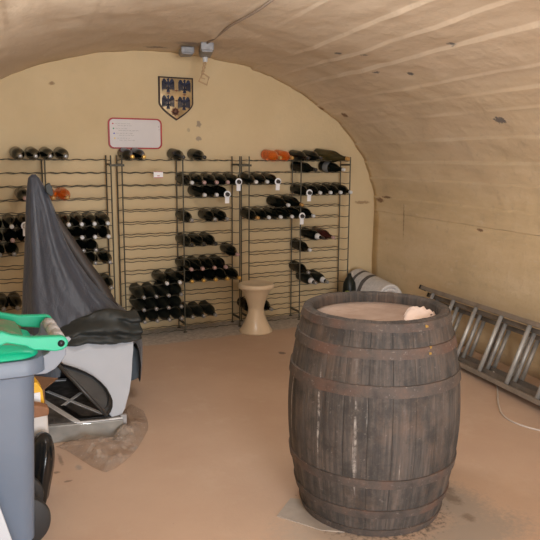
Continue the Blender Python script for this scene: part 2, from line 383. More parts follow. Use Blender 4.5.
# ------------------------------------------------------------------ wine racks
ZT = 1.4216; RD = .1657
RACKS = {'left': (-1.213, -.7277, -.2429), 'middle': (-.1575, .3343, .8310), 'right': (.9173, 1.4151, 1.9190)}
def wavy(x0, x1, y, z, ph):
    P = []; n = max(8, int((x1 - x0) / .0125))
    for i in range(n + 1):
        x = x0 + (x1 - x0) * i / n
        P.append((x, y, z - .0032 * math.cos(2 * PI * (x - x0) / .1 + ph)))
    return P
def rack(side, label):
    xs = RACKS[side]; x0 = xs[0]
    r = empty('wine_rack', (xs[0], 0, 0)); tag(r, label, 'wine rack', 'green wire wine racks along the end wall')
    L = lambda p: (p[0] - x0, p[1], p[2])
    for i, x in enumerate(xs):
        for y in (0, -RD):
            top = ZT + (.0 if i == 1 else .035)
            m = MB().add(tube([(x - x0, y, .004), (x - x0, y, top)], .0058, 8)).add(lathe([(.016, 0), (.016, .006), (.006, .008)], 10, (x - x0, y, 0)))
            m.obj('post', M['wire'], r)
        MB().add(box((x - x0, -RD / 2, .075), (.012, RD, .016))).obj('foot_brace', M['wire'], r)
        if i != 1: MB().add(box((x - x0, -RD / 2, ZT - .035), (.014, RD, .016))).obj('tie_bar', M['wire'], r)
    for k in range(15):
        z = ZT - .1 * k; m = MB()
        m.add(tube([L(p) for p in wavy(xs[0], xs[2], 0, z, 0)], .0032, 6)).add(tube([L(p) for p in wavy(xs[0], xs[2], -RD, z, PI * .8)], .0032, 6))
        m.obj('shelf_wire', M['wire'], r, smooth=True)
    return r
rack('left', 'dark green wire wine rack on the left, half hidden by the black cover')
rack('middle', 'dark green wire wine rack in the middle, under the white sign')
rack('right', 'dark green wire wine rack on the right, behind the beige stool')
for xa, xb in ((-.2429, -.1575), (.831, .9173)):
    t = MB().add(box(((xa + xb) / 2, -RD - .014, ZT - .04), (xb - xa + .03, .008, .018))).obj('joining_bar', M['wire'])
    tag(t, 'short dark bar joining the %s at the top' % ('left and middle wine racks' if xa < 0 else 'middle and right wine racks'), 'bar')
t = empty('shelf_label', (.128, -RD - .008, 1.307))
tag(t, 'small white card with red print hanging on the second wire of the middle rack', 'label')
MB().add(box((0, 0, 0), (.075, .003, .052))).obj('card', M['tag'], t)
MB().add(box((0, -.0022, -.0225), (.073, .0015, .006))).add(box((0, -.0022, .0235), (.073, .0015, .004))).add(box((0, -.0022, -.008), (.02, .0015, .006))).obj('print', M['tag_red'], t)

# ------------------------------------------------------------------ bottles
BP = {}
def bottle_meshes(kind):
    if kind in BP: return BP[kind]
    sl = {'big': 1.18}.get(kind, 1.0)
    prof = [(0, .012), (.02, .008), (.030, 0), (.041, .0), (.0455, .006), (.046, .02), (.046, .150), (.044, .172), (.037, .195), (.027, .218), (.020, .240), (.0162, .262), (.0148, .30), (.0148, .307), (.0, .308)]
    prof = [(r * sl, z * sl) for r, z in prof]
    cap = [(.0150, .284), (.0156, .2845), (.0154, .296), (.0150, .308), (.0125, .3125), (.008, .3145), (0, .3145)]
    cap = [(r * sl, z * sl) for r, z in cap]
    me = {}
    V, F = lathe(prof, 28); me['b'] = (V, F)
    V, F = lathe(cap, 16); me['c'] = (V, F)
    BP[kind] = me; return me
MESH = {}
def getmesh(key, VF, m):
    k = (key, m.name)
    if k not in MESH:
        me = bpy.data.meshes.new(key); me.from_pydata([tuple(v) for v in VF[0]], [], VF[1]); me.materials.append(m)
        me.polygons.foreach_set('use_smooth', [True] * len(me.polygons)); me.update(); MESH[k] = me
    return MESH[k]
LEN = .3145
def bottle(X, z, glass, cap, label, group, big=False, tagged=False, plabel=False, yaw=0, pos=None, direction=None, name='wine_bottle'):
    ms = bottle_meshes('big' if big else 'std'); sl = 1.18 if big else 1
    o = bpy.data.objects.new(name, getmesh('bottle_big' if big else 'bottle', ms['b'], M[glass])); COL.objects.link(o)
    if pos is None:
        base = Vector((X, .035, z + .046 * sl + .006)); tip = Vector((X + math.sin(yaw) * .3, .035 - .31 * math.cos(yaw), z + .024))
    else: base, tip = Vector(pos), Vector(pos) + Vector(direction)
    d = (tip - base).normalized(); o.rotation_mode = 'QUATERNION'
    q = d.to_track_quat('Z', 'Y'); o.location = base; o.rotation_quaternion = q
    tag(o, label, 'bottle', group)
    if cap:
        c = bpy.data.objects.new('capsule', getmesh('capsule_big' if big else 'capsule', ms['c'], M[cap])); COL.objects.link(c); c.parent = o
    if plabel:
        V, F = lathe([(.0463, .06), (.0468, .062), (.0468, .13), (.0463, .132)], 28)
        F = [f for f in F if len(f) == 4]
        mm = 'dusty'
        if plabel == 'neck':
            V, F = lathe([(.0285, .215), (.0290, .216), (.0215, .240), (.0180, .262), (.0170, .263)], 24); F = [f for f in F if len(f) == 4]; mm = 'neck'
        c = bpy.data.objects.new('paper_label', getmesh('plabel_' + mm, (V, F), M['tag' if mm == 'neck' else 'label_grey'])); COL.objects.link(c); c.parent = o
    if tagged:
        n = 20; P = []
        V = []; F = []
        for k in range(n):
            a = 2 * PI * k / n; V += [Vector((.0185 * math.cos(a), .0185 * math.sin(a), 0)), Vector((.030 * math.cos(a), .030 * math.sin(a), 0)), Vector((.0185 * math.cos(a), .0185 * math.sin(a), .002)), Vector((.030 * math.cos(a), .030 * math.sin(a), .002))]
        for k in range(n):
            i, j = 4 * k, 4 * ((k + 1) % n); F += [(i, i + 1, j + 1, j), (i + 2, j + 2, j + 3, i + 3), (i + 1, i + 3, j + 3, j + 1), (i, j, j + 2, i + 2)]
        mb = MB().add((V, F))
        # the tab hangs down: world -Z seen in the bottle's frame
        dn = q.inverted() @ Vector((0, 0, -1)); dn.z = 0; dn.normalize(); side = Vector((-dn.y, dn.x, 0))
        mb.add(prism([(-.018, .024), (.018, .024), (.018, .074), (-.018, .074)], (0, 0, 0), side, dn, (0, 0, .002)))
        c = mb.obj('neck_tag', M['tag'], o); c.location = (0, 0, .286); c['label'] = 'white card neck tag'
    return o
ORD = ['first', 'second', 'third', 'fourth', 'fifth', 'sixth', 'seventh', 'eighth', 'ninth', 'tenth', 'eleventh', 'twelfth', 'thirteenth', 'fourteenth', 'fifteenth']
DB = {
 'left': {0: [-.904, -.799, -.699, -.591], 3: [-.885, -.69, -.591], 5: [-1.085, -.986, -.893, -.590, -.495, -.401, -.301], 6: [-1.085, -.986, -.893, -.588, -.496, -.4, -.299], 7: [-1.078, -.98, -.489, -.397], 8: [-.404, -.294], 10: [-.290], 11: [-1.072, -.978]},
 'middle': {0: [-.098, -.008, .308, .484], 2: [.376, .481, .587, .684, .786], 3: [.482, .586, .684], 5: [.372, .571, .678], 7: [.368, .473, .574], 8: [.770], 9: [.362, .459, .564, .663], 10: [.155, .264, .367, .467, .573, .676, .783], 11: [-.036, .065, .167, .273], 12: [-.038, .063, .165, .272], 13: [-.033, .069, .170, .273, .369, .465, .568]},
 'right': {0: [1.161, 1.272, 1.428, 1.555, 1.675], 1: [1.45, 1.735], 2: [.938, 1.041, 1.147], 3: [1.453, 1.555, 1.66, 1.764, 1.868], 4: [1.214, 1.345], 5: [.954, 1.059, 1.171, 1.280, 1.384, 1.490], 7: [1.557, 1.665], 8: [1.461], 10: [1.450], 11: [1.523, 1.645], 13: [.930, 1.087]}}
def place_bottles():
    for side, rows in DB.items():
        for k, xs in rows.items():
            lx = [x for x in xs if x < -.72] if side == 'left' and k in (3, 5, 6, 7) else None
            for i, x in enumerate(xs):
                glass, cap, kw = 'glass', 'cap_grey', {}; kind = 'dark wine bottle'
                if side == 'left':
                    if k in (5, 6): cap = 'cap_pink' if k == 6 and i < 3 else 'cap_white'
                    if k == 0: cap = 'cap_grey'
                    if k == 3: cap = 'cap_pink'
                    if k == 3 and i > 0: glass, cap, kind = 'rose', 'cap_orange', 'orange wine bottle'
                    if k == 5 and i == 2: kw['tagged'] = True; kind = 'white-tagged dark wine bottle'
                if side == 'middle':
                    if k in (11, 12, 13): glass = 'glass_dusty'
                    if k == 0: cap = 'cap_gold' if i < 2 else 'cap_dark'; kind = 'gold-capped dark bottle' if i < 2 else 'dark-capped bottle'
                    if k == 2: cap = 'cap_white' if i == 0 else 'cap_pink'
                    if k == 2 and i == 4 or k == 3 and i == 2: kw['tagged'] = True; cap = 'cap_dark'; kind = 'white-tagged dark wine bottle'
                    if k == 3: cap = 'cap_white' if i < 2 else 'cap_dark'
                    if k == 8: cap = 'cap_pink'
                    if k in (7, 9): cap = 'cap_pink' if k == 9 else 'cap_dark'
                    if k == 10: cap = 'cap_gold' if i > 1 else 'cap_white'; kind = 'gold-capped dark bottle' if i > 1 else 'pale-capped dark bottle'
                if side == 'right':
                    if k == 0:
                        if i < 2: glass, cap, kind = 'rose', 'cap_orange', 'orange wine bottle'
                        elif i == 4: glass, cap, kind, kw = 'glass_green', 'cap_orange', 'large olive bottle lying askew', dict(big=True, yaw=.42)
                        else: cap = 'cap_dark'
                    if k == 1: cap = 'cap_dark' if i == 0 else 'cap_white'; kw = dict(yaw=.2, plabel=(i == 1))
                    if k in (2, 3, 5): cap = 'cap_white'
                    if k == 2 and i == 2 or k == 3 and i == 0 or k == 5 and i == 4: kw['tagged'] = True; cap = 'cap_dark'; kind = 'white-tagged dark wine bottle'
                    if k == 5 and i == 0: cap = 'cap_orange'
                    if k == 4: kw = dict(yaw=.1); cap = 'cap_white' if i == 0 else 'cap_orange'
                    if k == 7: kw = dict(yaw=.12); cap = 'cap_pink'
                    if k == 7 and i == 1: glass, kind = 'glass_red', 'reddish brown wine bottle'
                    if k == 7 and i == 0: kw['plabel'] = 'neck'; cap = 'cap_dark'
                    if k == 11: kw['plabel'] = 'neck'; glass = 'glass_dusty'; cap = 'cap_grey'; kind = 'dark bottle with white neck label'
                    if k == 8: cap = 'cap_white'
                where = 'the top wire' if k == 0 else 'the %s wire down' % ORD[k]
                if side == 'left' and lx:
                    grp = lx if x < -.72 else [q for q in xs if q >= -.72]
                    pos = 'left of the black cover' if x < -.72 else 'right of the black cover'
                else: grp, pos = xs, ''
                n = grp.index(x)
                place = 'alone' if len(grp) == 1 else ('%s from left' % ORD[n])
                lab = '%s, %s on %s, %s' % (kind, place, where, pos if pos else side + ' rack')
                if kw.get('tagged') and side == 'left': lab = 'dark wine bottle with white neck tag, against left edge of the black cover'
                bottle(x, ZT - .1 * k, glass, cap, lab, 'bottles lying in the %s wine rack' % side, **kw)
place_bottles()

# ------------------------------------------------------------------ wall sign
def sign():
    t = empty('wall_sign', (.005, YB, 1.63)); tag(t, 'white sign with rounded red border and handwritten notes, above the middle rack', 'sign')
    MB().add(prism(rrect(-.205, -.112, .212, .112, .035), (0, -.012, 0), (1, 0, 0), (0, 0, 1), (0, .012, 0))).obj('panel', M['board'], t)
    out = rrect(-.215, -.121, .222, .121, .042, 6); inn = rrect(-.203, -.110, .210, .110, .033, 6); n = len(out)
    V = [(a, -.017, b) for a, b in out] + [(a, -.017, b) for a, b in inn] + [(a, 0, b) for a, b in out] + [(a, 0, b) for a, b in inn]; F = []
    for i in range(n):
        j = (i + 1) % n
        F += [(i, j, n + j, n + i), (i, 2 * n + i, 2 * n + j, j), (n + i, n + j, 3 * n + j, 3 * n + i)]
    link('border', V, F, M['red'], t)
    r = random.Random(4)
    for k, dm in enumerate(('dot_red', 'dot_green', 'dot_blue', 'dot_yellow')):
        z = .075 - k * .038; x = -.176 + .004 * k
        d = MB().add(prism([(.006 * math.cos(a * PI / 5), .006 * math.sin(a * PI / 5)) for a in range(10)], (x, -.0135, z), (1, 0, 0), (0, 0, 1), (0, .002, 0))).obj('colour_dot', M[dm], t)
        d['label'] = dm[4:] + ' dot'
        for dz, xs, ln in ((.001, .018, (.105, .09, .115, .10)[k]), (-.015, .038, (.11, .16, .12, .115)[k])):
            m = MB(); xx = x + xs; end = xx + ln
            while xx < end:
                w = r.uniform(.012, .028); P = []; nn = int(w / .0022)
                for q in range(nn + 1):
                    P.append((xx + q * .0022, -.0128, z + dz + .0032 * math.sin(q * 1.9) * r.uniform(.4, 1)))
                if nn > 1: m.add(tube(P, .00085, 4))
                xx += w + .006
            m.obj('handwriting', M['ink'], t)
    m = MB().add(box((.196, -.0135, .058), (.004, .002, .012))).add(box((.199, -.0135, .036), (.004, .002, .010))); m.obj('handwriting', M['ink'], t)
sign()

# ------------------------------------------------------------------ heraldic shield
def eagle_polys():
    P = []
    P.append([(.0, .044), (.006, .042), (.010, .036), (.0065, .030), (.008, .018), (.009, .0), (.006, -.014), (.0, -.018), (-.006, -.014), (-.009, .0), (-.008, .018), (-.005, .028), (-.013, .032), (-.006, .038)])
    for s in (-1, 1):
        P.append([(s * .006, .014), (s * .014, .024), (s * .020, .034), (s * .026, .040), (s * .034, .041), (s * .042, .034), (s * .046, .020), (s * .040, .012), (s * .030, .012), (s * .018, .004), (s * .008, .002)])
        for i in range(6):
            x = .046 - .0065 * i; l = .066 - .0058 * i; top = .024 - .0032 * i
            P.append([(s * (x + .0022), top), (s * (x + .0018), top - l * .8), (s * (x - .001), top - l), (s * (x - .0026), top - l * .75), (s * (x - .0022), top)])
        P.append([(s * .004, -.012), (s * .014, -.020), (s * .020, -.030), (s * .016, -.031), (s * .010, -.024), (s * .003, -.018)])
    for a in (-1, 0, 1):
        P.append([(a * .002 - .003, -.012), (a * .002 + .003, -.012), (a * .009 + .0045, -.044), (a * .009, -.050), (a * .009 - .0045, -.044)])
    return P
def shield():
    t = empty('heraldic_shield', (.352, YB, 1.93)); tag(t, 'gold heraldic shield with four blue eagles, dark edged, hung high on end wall', 'shield')
    def outl(k):
        P = [(-.146 + k, .157 - k), (.146 - k, .157 - k), (.146 - k, -.05)]
        for i in range(1, 9):
            a = i / 9; P.append(((.146 - k) * (1 - a ** 1.55), -.05 - (.137 - k * 1.3) * a))
        P.append((0, -.187 + k * 1.3))
        for i in range(8, 0, -1):
            a = i / 9; P.append((-(.146 - k) * (1 - a ** 1.55), -.05 - (.137 - k * 1.3) * a))
        P.append((-.146 + k, -.05)); return P
    o, n_ = outl(0), outl(.011); n = len(o)
    # slightly domed field
    V = [(a, -.018 - .0, b) for a, b in n_] + [(a * .8, -.026, b * .8) for a, b in n_] + [(0, -.029, 0)]
    F = [(i, (i + 1) % n, n + (i + 1) % n, n + i) for i in range(n)] + [(n + i, n + (i + 1) % n, 2 * n) for i in range(n)]
    link('field', V, F, M['shield_gold'], t, smooth=True)
    V = [(a, -.022, b) for a, b in o] + [(a, -.022, b) for a, b in n_] + [(a, 0, b) for a, b in o] + [(a, 0, b) for a, b in n_]; F = []
    for i in range(n):
        j = (i + 1) % n; F += [(i, j, n + j, n + i), (i, 2 * n + i, 2 * n + j, j), (n + i, n + j, 3 * n + j, 3 * n + i)]
    link('rim', V, F, M['shield_edge'], t)
    for cx, cz in ((-.070, .088), (.068, .084), (-.072, -.044), (.062, -.050)):
        m = MB()
        for q in eagle_polys(): m.add(prism([(a * 1.08, b * 1.2 + .004) for a, b in q], (cx, -.033, cz), (1, 0, 0), (0, 0, 1), (0, .008, 0)))
        e = m.obj('eagle_emblem', M['eagle'], t); e['label'] = 'blue spread eagle'
    m = MB()
    for k in range(8):
        a = k * PI / 4; m.add(prism([(-.006, 0), (.006, 0), (.013, .022), (0, .036), (-.013, .022)], (-.012, -.031, -.118), (math.cos(a), 0, math.sin(a)), (-math.sin(a), 0, math.cos(a)), (0, .008, 0)))
    m.add(prism([(.012 * math.cos(k * PI / 6), .012 * math.sin(k * PI / 6)) for k in range(12)], (-.012, -.035, -.118), (1, 0, 0), (0, 0, 1), (0, .008, 0)))
    m.obj('base_ornament', M['eagle_red'], t)
    m = MB()
    for cx, cz in ((-.07, .028), (.068, .020), (-.0, .05), (.0, -.03)): m.add(prism([(-.018, 0), (0, .008), (.018, 0), (0, -.008)], (cx, -.030, cz), (1, 0, 0), (0, 0, 1), (0, .006, 0)))
    m.obj('small_ornament', M['eagle_red'], t)
shield()

# ------------------------------------------------------------------ ceiling boxes, cable, hanging cord
def vz(x, y):
    u = (x - SK * (y - YB) - VC) / HW
    return SP + RISE * math.sqrt(max(0, 1 - u * u))
t = empty('junction_box', (.335, -.29, 2.258), -.2); tag(t, 'small flat grey electrical box on the vault, left of the bigger one', 'junction box', 'electrical boxes on the vault')
MB().add(box((0, 0, -.012), (.10, .17, .045))).obj('housing', M['metal_box'], t, bevel=.006)
MB().add(box((0, 0, -.038), (.085, .15, .012))).obj('lid', M['metal_box'], t, bevel=.004)
t = empty('junction_box', (.432, -.46, 2.255), -.30); tag(t, 'bigger grey electrical box on the vault with a cable running to it', 'junction box', 'electrical boxes on the vault')
MB().add(box((0, 0, -.012), (.095, .33, .055))).obj('housing', M['metal_box'], t, bevel=.006)
MB().add(box((0, 0, -.044), (.08, .30, .014))).obj('lid', M['metal_box'], t, bevel=.004)
MB().add(lathe([(.018, -.085), (.02, -.05), (.012, -.045)], 12, (.0, .13, 0))).obj('cable_gland', M['cap_white'], t)
P = []
for i in range(26):
    f = i / 25; y = -.60 - 2.05 * f; x = .385 - .16 * f ** .8 - .07 * f + .008 * math.sin(f * 14); P.append((x, y, vz(x, y) - .012))
tag(MB().add(tube(P, .0075, 8)).obj('ceiling_cable', M['cable'], smooth=True), 'grey-tan cable running along the vault towards the viewer from the bigger box', 'cable')
t = empty('hanging_cord', (.470, -.335, 2.165)); tag(t, 'tan twisted cord with diamond loop hanging from the ceiling box beside the shield', 'cord')
m = MB()
for ph in (0, PI):
    m.add(tube([(.010 * math.sin(i * .55 + ph) * (1 - .4 * i / 20) - .0012 * i, .010 * math.cos(i * .55 + ph), .006 - .0048 * i) for i in range(21)], .0048, 6))
m.obj('twisted_strands', M['rope'], t, smooth=True)
m = MB().add(tube([(-.024, 0, -.075), (.030, 0, -.108), (.012, .0, -.165), (-.052, 0, -.140)], .0078, 6, True)).add(tube([(-.022, .004, -.083), (-.03, .006, -.115), (.0, .006, -.12)], .004, 6)); m.obj('diamond_loop', M['rope'], t)

# ------------------------------------------------------------------ stool
t = empty('hourglass_stool', (.885, -.385, 0)); tag(t, 'beige hourglass-shaped plastic stool in front of the right wine rack', 'stool')
pf = [(.128, 0), (.134, .004), (.134, .014), (.126, .022), (.112, .05), (.092, .09), (.076, .13), (.066, .17), (.0625, .198), (.0625, .206), (.066, .225), (.075, .26), (.089, .30), (.108, .345), (.124, .372), (.128, .378)]
pf = [(r * 1.05, z) for r, z in pf]
MB().add(lathe(pf, 48)).obj('body', M['stool'], t, smooth=True)
MB().add(lathe([(.128, .372), (.145, .376), (.149, .386), (.149, .402), (.144, .412), (.134, .416), (.128, .413)], 48)).obj('seat_rim', M['stool'], t, smooth=True)
MB().add(lathe([(0.0, .408), (.09, .409), (.130, .413), (.130, .405)], 48)).obj('seat', M['stool_top'], t, smooth=True)

# ------------------------------------------------------------------ barrel
BH = .857
def brad(z):
    u = (z / BH - .5) * 2; re = .2885 if u > 0 else .286
    return .354 - (.354 - re) * abs(u) ** 2
def barrel():
    t = empty('wine_barrel', (.152, -3.157, 0)); tag(t, 'dark weathered oak wine barrel standing upright with rusty iron hoops', 'barrel')
    n = 192; prof = []
    for i in range(37): z = BH * i / 36; prof.append((brad(z), z))
    rt = brad(BH)
    prof += [(rt - .012, BH + .001), (rt - .026, BH - .002), (rt - .032, BH - .012), (rt - .034, BH - .05)]
    V = []; F = []; uv = []
    for k, (r, z) in enumerate(prof):
        for a in range(n):
            th = 2 * PI * a / n
            seam = abs(((a / n * 24) % 1) - .5); g = max(0, 1 - seam / .045) * .0018
            w = .0018 * fbm((math.cos(th) * 4, math.sin(th) * 4, z * 1.2)) + (.0012 * fbm((math.cos(th) * 12, math.sin(th) * 12, 3)) if k > 34 else 0)
            rr = r - g + w; V.append((rr * math.cos(th), rr * math.sin(th), z + (.002 * fbm((math.cos(th) * 5, math.sin(th) * 5, 8)) if k >= 36 else 0)))
    for k in range(len(prof) - 1):
        for a in range(n):
            b = (a + 1) % n; F.append((k * n + a, k * n + b, (k + 1) * n + b, (k + 1) * n + a))
            v0 = prof[k][1] if k < 36 else BH + (k - 36) * .02; v1 = prof[k + 1][1] if k + 1 <= 36 else BH + (k - 35) * .02
            uv += [(a / n, v0), ((a + 1) / n, v0), ((a + 1) / n, v1), (a / n, v1)]
    o = link('staves', V, F, M['oak'], t, smooth=True, uv=uv)
    MB().add(lathe([(0, BH - .047), (.10, BH - .046), (.20, BH - .045), (rt - .035, BH - .042), (rt - .033, BH - .06), (0, BH - .061)], 96)).obj('barrel_head', M['head'], t, smooth=True)
    MB().add(lathe([(0, .03), (.25, .03), (.25, .05), (0, .05)], 64)).obj('lower_head', M['head'], t)
    for z0, z1 in ((.818, .852), (.721, .762), (.582, .629), (.224, .263), (.090, .128), (.002, .036)):
        V = []; F = []; nn = 128
        for a in range(nn):
            th = 2 * PI * a / nn; dz = .0018 * fbm((math.cos(th) * 2, math.sin(th) * 2, z0 * 9))
            for r, z in ((brad(z0) - .003, z0), (brad(z0) + .0055, z0 + .002), (brad(z1) + .0055, z1 - .002), (brad(z1) - .003, z1)):
                V.append((r * math.cos(th), r * math.sin(th), z + dz))
        for a in range(nn):
            i, j = 4 * a, 4 * ((a + 1) % nn)
            for q in range(3): F.append((i + q, j + q, j + q + 1, i + q + 1))
        link('hoop', V, F, M['hoop'], t)
    for th, z, s in ((-1.50, .832, .008), (-1.50, .735, .007), (-1.48, .758, .005)):
        r = brad(z) + .0062
        P = [(s * (1 + .4 * math.sin(3 * k)) * math.cos(k * PI / 4), s * (1.2 + .4 * math.cos(2 * k)) * math.sin(k * PI / 4)) for k in range(8)]
        MB().add(prism(P, (r * math.cos(th), r * math.sin(th), z), (-math.sin(th), math.cos(th), 0), (0, 0, 1), (-.004 * math.cos(th), -.004 * math.sin(th), 0))).obj('paint_mark', M['paintmark'], t)
    # flat pale board under the barrel
    return t
barrel()
def slab():
    m = MB().add(prism([(-.268, -3.110), (-.150, -3.005), (-.02, -3.10), (-.08, -3.33), (-.155, -3.28)], (0, 0, .0), (1, 0, 0), (0, 1, 0), (0, 0, .003)))
    tag(m.obj('flat_board', M['tile']), 'thin pale board lying on the floor, edge under the barrel', 'board')
slab()
# crumpled cloth on the barrel head
def tissue():
    V = []; F = []; n, k = 30, 12
    ax = Vector((.305, -3.255, 0)); S_ = .6; z0 = BH - .046
    for j in range(k + 1):
        f = j / k; ph = f * PI / 2
        for i in range(n):
            th = 2 * PI * i / n
            R = .085 * math.cos(ph) ** .7 * (1 + .35 * fbm((math.cos(th) * 2, math.sin(th) * 2, 1)))
            h = .072 * math.sin(ph) ** 1.4
            x = R * math.cos(th) * 1.0 - R * math.sin(th) * .2; y = R * math.sin(th) * 1.15
            q = .016 * fbm((x * 30, y * 30, h * 30)) * (0 if j == 0 else 1)
            x += .045 * f * f * .4 + q; y += .02 * f + q
            # trailing tongue to the left
            lf = max(0, math.cos(th - PI * 1.12)) ** 6; x -= .10 * lf * (1 - f) ** 1.5; y -= .045 * lf * (1 - f) ** 1.5
            V.append((ax.x + x * S_, ax.y + y * S_, z0 + max(.0, h * .5 + q * .5)))
    for j in range(k):
        for i in range(n): F.append((j * n + i, j * n + (i + 1) % n, (j + 1) * n + (i + 1) % n, (j + 1) * n + i))
    F.append(tuple(range(n - 1, -1, -1)))
    o = link('crumpled_cloth', V, F, M['tissue'], smooth=True); tag(o, 'pale pink crumpled cloth lying on the right side of the barrel top', 'cloth')
tissue()

# ------------------------------------------------------------------ ladder (three nested sections standing on edge against the right wall)
def ladder():
    t = empty('extension_ladder', (1.846, -1.273, 0)); tag(t, 'three-part aluminium extension ladder on its side leaning on right wall', 'ladder')
    a = -.152; d = Vector((math.sin(a), -math.cos(a), .02)).normalized(); n = Vector((math.cos(a), math.sin(a), 0))
    ph = 1.19; w = n * math.cos(ph) + Vector((0, 0, 1)) * math.sin(ph); q = (w.cross(d)).normalized()
    if q.x < 0: q = -q                         # towards the wall
    org = Vector((0, 0, .026))
    def bar(m, p0, p1, su, sv):                # box bar between two points, su along w, sv along q
        V = []
        for p in (p0, p1):
            for x, y in ((-1, -1), (1, -1), (1, 1), (-1, 1)): V.append(p + w * (x * su / 2) + q * (y * sv / 2))
        m.add((V, [(3, 2, 1, 0), (4, 5, 6, 7), (0, 1, 5, 4), (1, 2, 6, 5), (2, 3, 7, 6), (3, 0, 4, 7)]))
    SPC = .287
    for s_i, (off, lo, wid, s0, s1, sh) in enumerate(((0, 0, .425, -.17, 3.05, 0), (.064, .03, .358, -.12, 3.0, -.012), (.126, .055, .300, -.08, 2.95, -.03))):
        o = org + q * off + w * lo
        for e, nm in ((0, 'rail'), (wid, 'rail')):
            m = MB(); c = o + w * e
            # channel section: web plus two flanges
            bar(m, c + d * s0, c + d * s1, .024, .058)
            sgn = 1 if e == 0 else -1
            for y in (-.027, .027): bar(m, c + d * s0 + w * (sgn * .0) + q * y, c + d * s1 + w * (sgn * .0) + q * y, .030, .006)
            r = m.obj(nm, M['alu'] if s_i == 0 else M['alu_dark'], t, bevel=.002)
            for s in (s0, s1):
                m2 = MB(); bar(m2, c + d * (s - .012), c + d * (s + .012), .034, .062); m2.obj('end_cap', M['rubber'], r)
        for k in range(12):
            s = sh + SPC * k
            if s > s1 - .05: break
            MB().add(tube([o + d * s + w * .008, o + d * s + w * (wid - .008)], .0145, 12)).obj('rung', M['alu_rung'], t, smooth=True)
        if s_i == 0: continue
    # guide brackets and the dark strut seen between the rungs
    for s in (.62, 1.22):
        m = MB(); bar(m, org + d * s + w * .02 + q * .10, org + d * (s + .03) + w * .39 + q * .10, .03, .02)
    for s, ln in ((.72, .05), (1.02, .045)):
        m = MB(); p = org + q * .10 + w * .07
        V = []
        for wa in (0, .27):
            for sd in (0, ln):
                for qq in (0, .012): V.append(p + w * wa + d * (s + sd) + q * qq)
        m.add((V, [(0, 1, 3, 2), (4, 6, 7, 5), (0, 4, 5, 1), (2, 3, 7, 6), (0, 2, 6, 4), (1, 5, 7, 3)])); m.obj('guide_plate', M['alu_dark'] if s < .9 else M['alu_rung'], t)
    for s in (-.1, 2.8):
        for off in (0, .055):
            pass
    # wooden foot block that keeps the low rail off the floor
    return t
ladder()
P = [(1.775, -2.20, .07), (1.768, -2.22, .03), (1.74, -2.27, .006), (1.62, -2.40, .005), (1.50, -2.53, .005), (1.40, -2.66, .005), (1.365, -2.76, .005), (1.375, -2.86, .005), (1.42, -2.95, .005), (1.50, -3.05, .005), (1.62, -3.2, .005), (1.75, -3.3, .005)]
def smooth_path(P, n=8):
    P = [Vector(p) for p in P]; out = []
    for i in range(len(P) - 1):
        a, b, c, d = P[max(i - 1, 0)], P[i], P[i + 1], P[min(i + 2, len(P) - 1)]
        for k in range(n):
            u = k / n; out.append(.5 * ((2 * b) + (c - a) * u + (2 * a - 5 * b + 4 * c - d) * u * u + (3 * b - a - 3 * c + d) * u ** 3))
    return out + [P[-1]]
tag(MB().add(tube(smooth_path(P), .0048, 8)).obj('cord', M['cord'], smooth=True), 'thin off-white cord looping over the floor from the ladder', 'cord')

# ------------------------------------------------------------------ rolled striped blanket in the corner
def blanket():
    a = Vector((2.10, -.05, 0)); b = Vector((2.085, -.60, 0)); L = (b - a).length; d = (b - a).normalized(); s = Vector((-d.y, d.x, 0))
    t = empty('rolled_blanket', a); tag(t, 'pale rolled blanket with dark stripes, in the far right corner behind the barrel', 'blanket')
    V = []; F = []; mi = []; nu, nv = 64, 56
    def rad(f): return .205 - .03 * f
    stripes = ((.20, .275), (.45, .54))
    for j in range(nv + 1):
        f = j / nv
        e = 1 if .03 < f < .97 else .96
        for i in range(nu):
            th = 2 * PI * i / nu
            R = rad(f) * e * (1 + .02 * fbm((math.cos(th) * 2, math.sin(th) * 2, f * 4)) + .03 * max(0, math.cos(th * 1 - .6)))
            skf = f + .10 * math.sin(th) * 0
            p = d * (L * skf) + s * (R * .80 * math.cos(th)) + Vector((0, 0, max(.0, rad(f) + R * math.sin(th))))
            V.append(p)
    for j in range(nv):
        f = (j + .5) / nv
        for i in range(nu):
            F.append((j * nu + i, j * nu + (i + 1) % nu, (j + 1) * nu + (i + 1) % nu, (j + 1) * nu + i))
            mi.append(1 if any(x <= f <= y for x, y in stripes) else 0)
    F += [tuple(range(nu - 1, -1, -1))]; mi.append(0)
    link('roll', V, F, M['wool'], t, smooth=True, mats=[M['wool_dark']], midx=mi)
    # spiral end facing the viewer
    m = MB(); c = d * L + Vector((0, 0, rad(1)))
    for lay in range(5):
        r = rad(1) * (1 - .19 * lay) - .012; P = []
        for i in range(40):
            th = 2 * PI * i / 40; P.append(c + s * (r * .8 * math.cos(th)) + Vector((0, 0, r * math.sin(th))) + d * (.004 - .004 * lay))
        m.add(tube(P, .0165, 8, True))
    m.obj('spiral_end', M['wool'], t, smooth=True)
blanket()
# two bottles leaning beside the rack end
j = MB().add(lathe([(0, 0), (.050, 0), (.058, .02), (.060, .10), (.060, .28), (.055, .33), (.036, .37), (.018, .395), (.014, .42), (0, .42)], 28)).obj('tall_jug', M['glass_dusty'], smooth=True)
j.location = (1.85, -.31, 0); tag(j, 'tall dark bulbous jug between the right rack and rolled blanket', 'jug')
j = MB().add(lathe([(0, 0), (.034, 0), (.036, .01), (.036, .245), (.030, .275), (.018, .292), (0, .297)], 24)).obj('green_jar', M['foil_green'], smooth=True)
j.location = (1.735, -.46, 0); tag(j, 'small olive green jar standing by the foot of the right rack', 'jar')

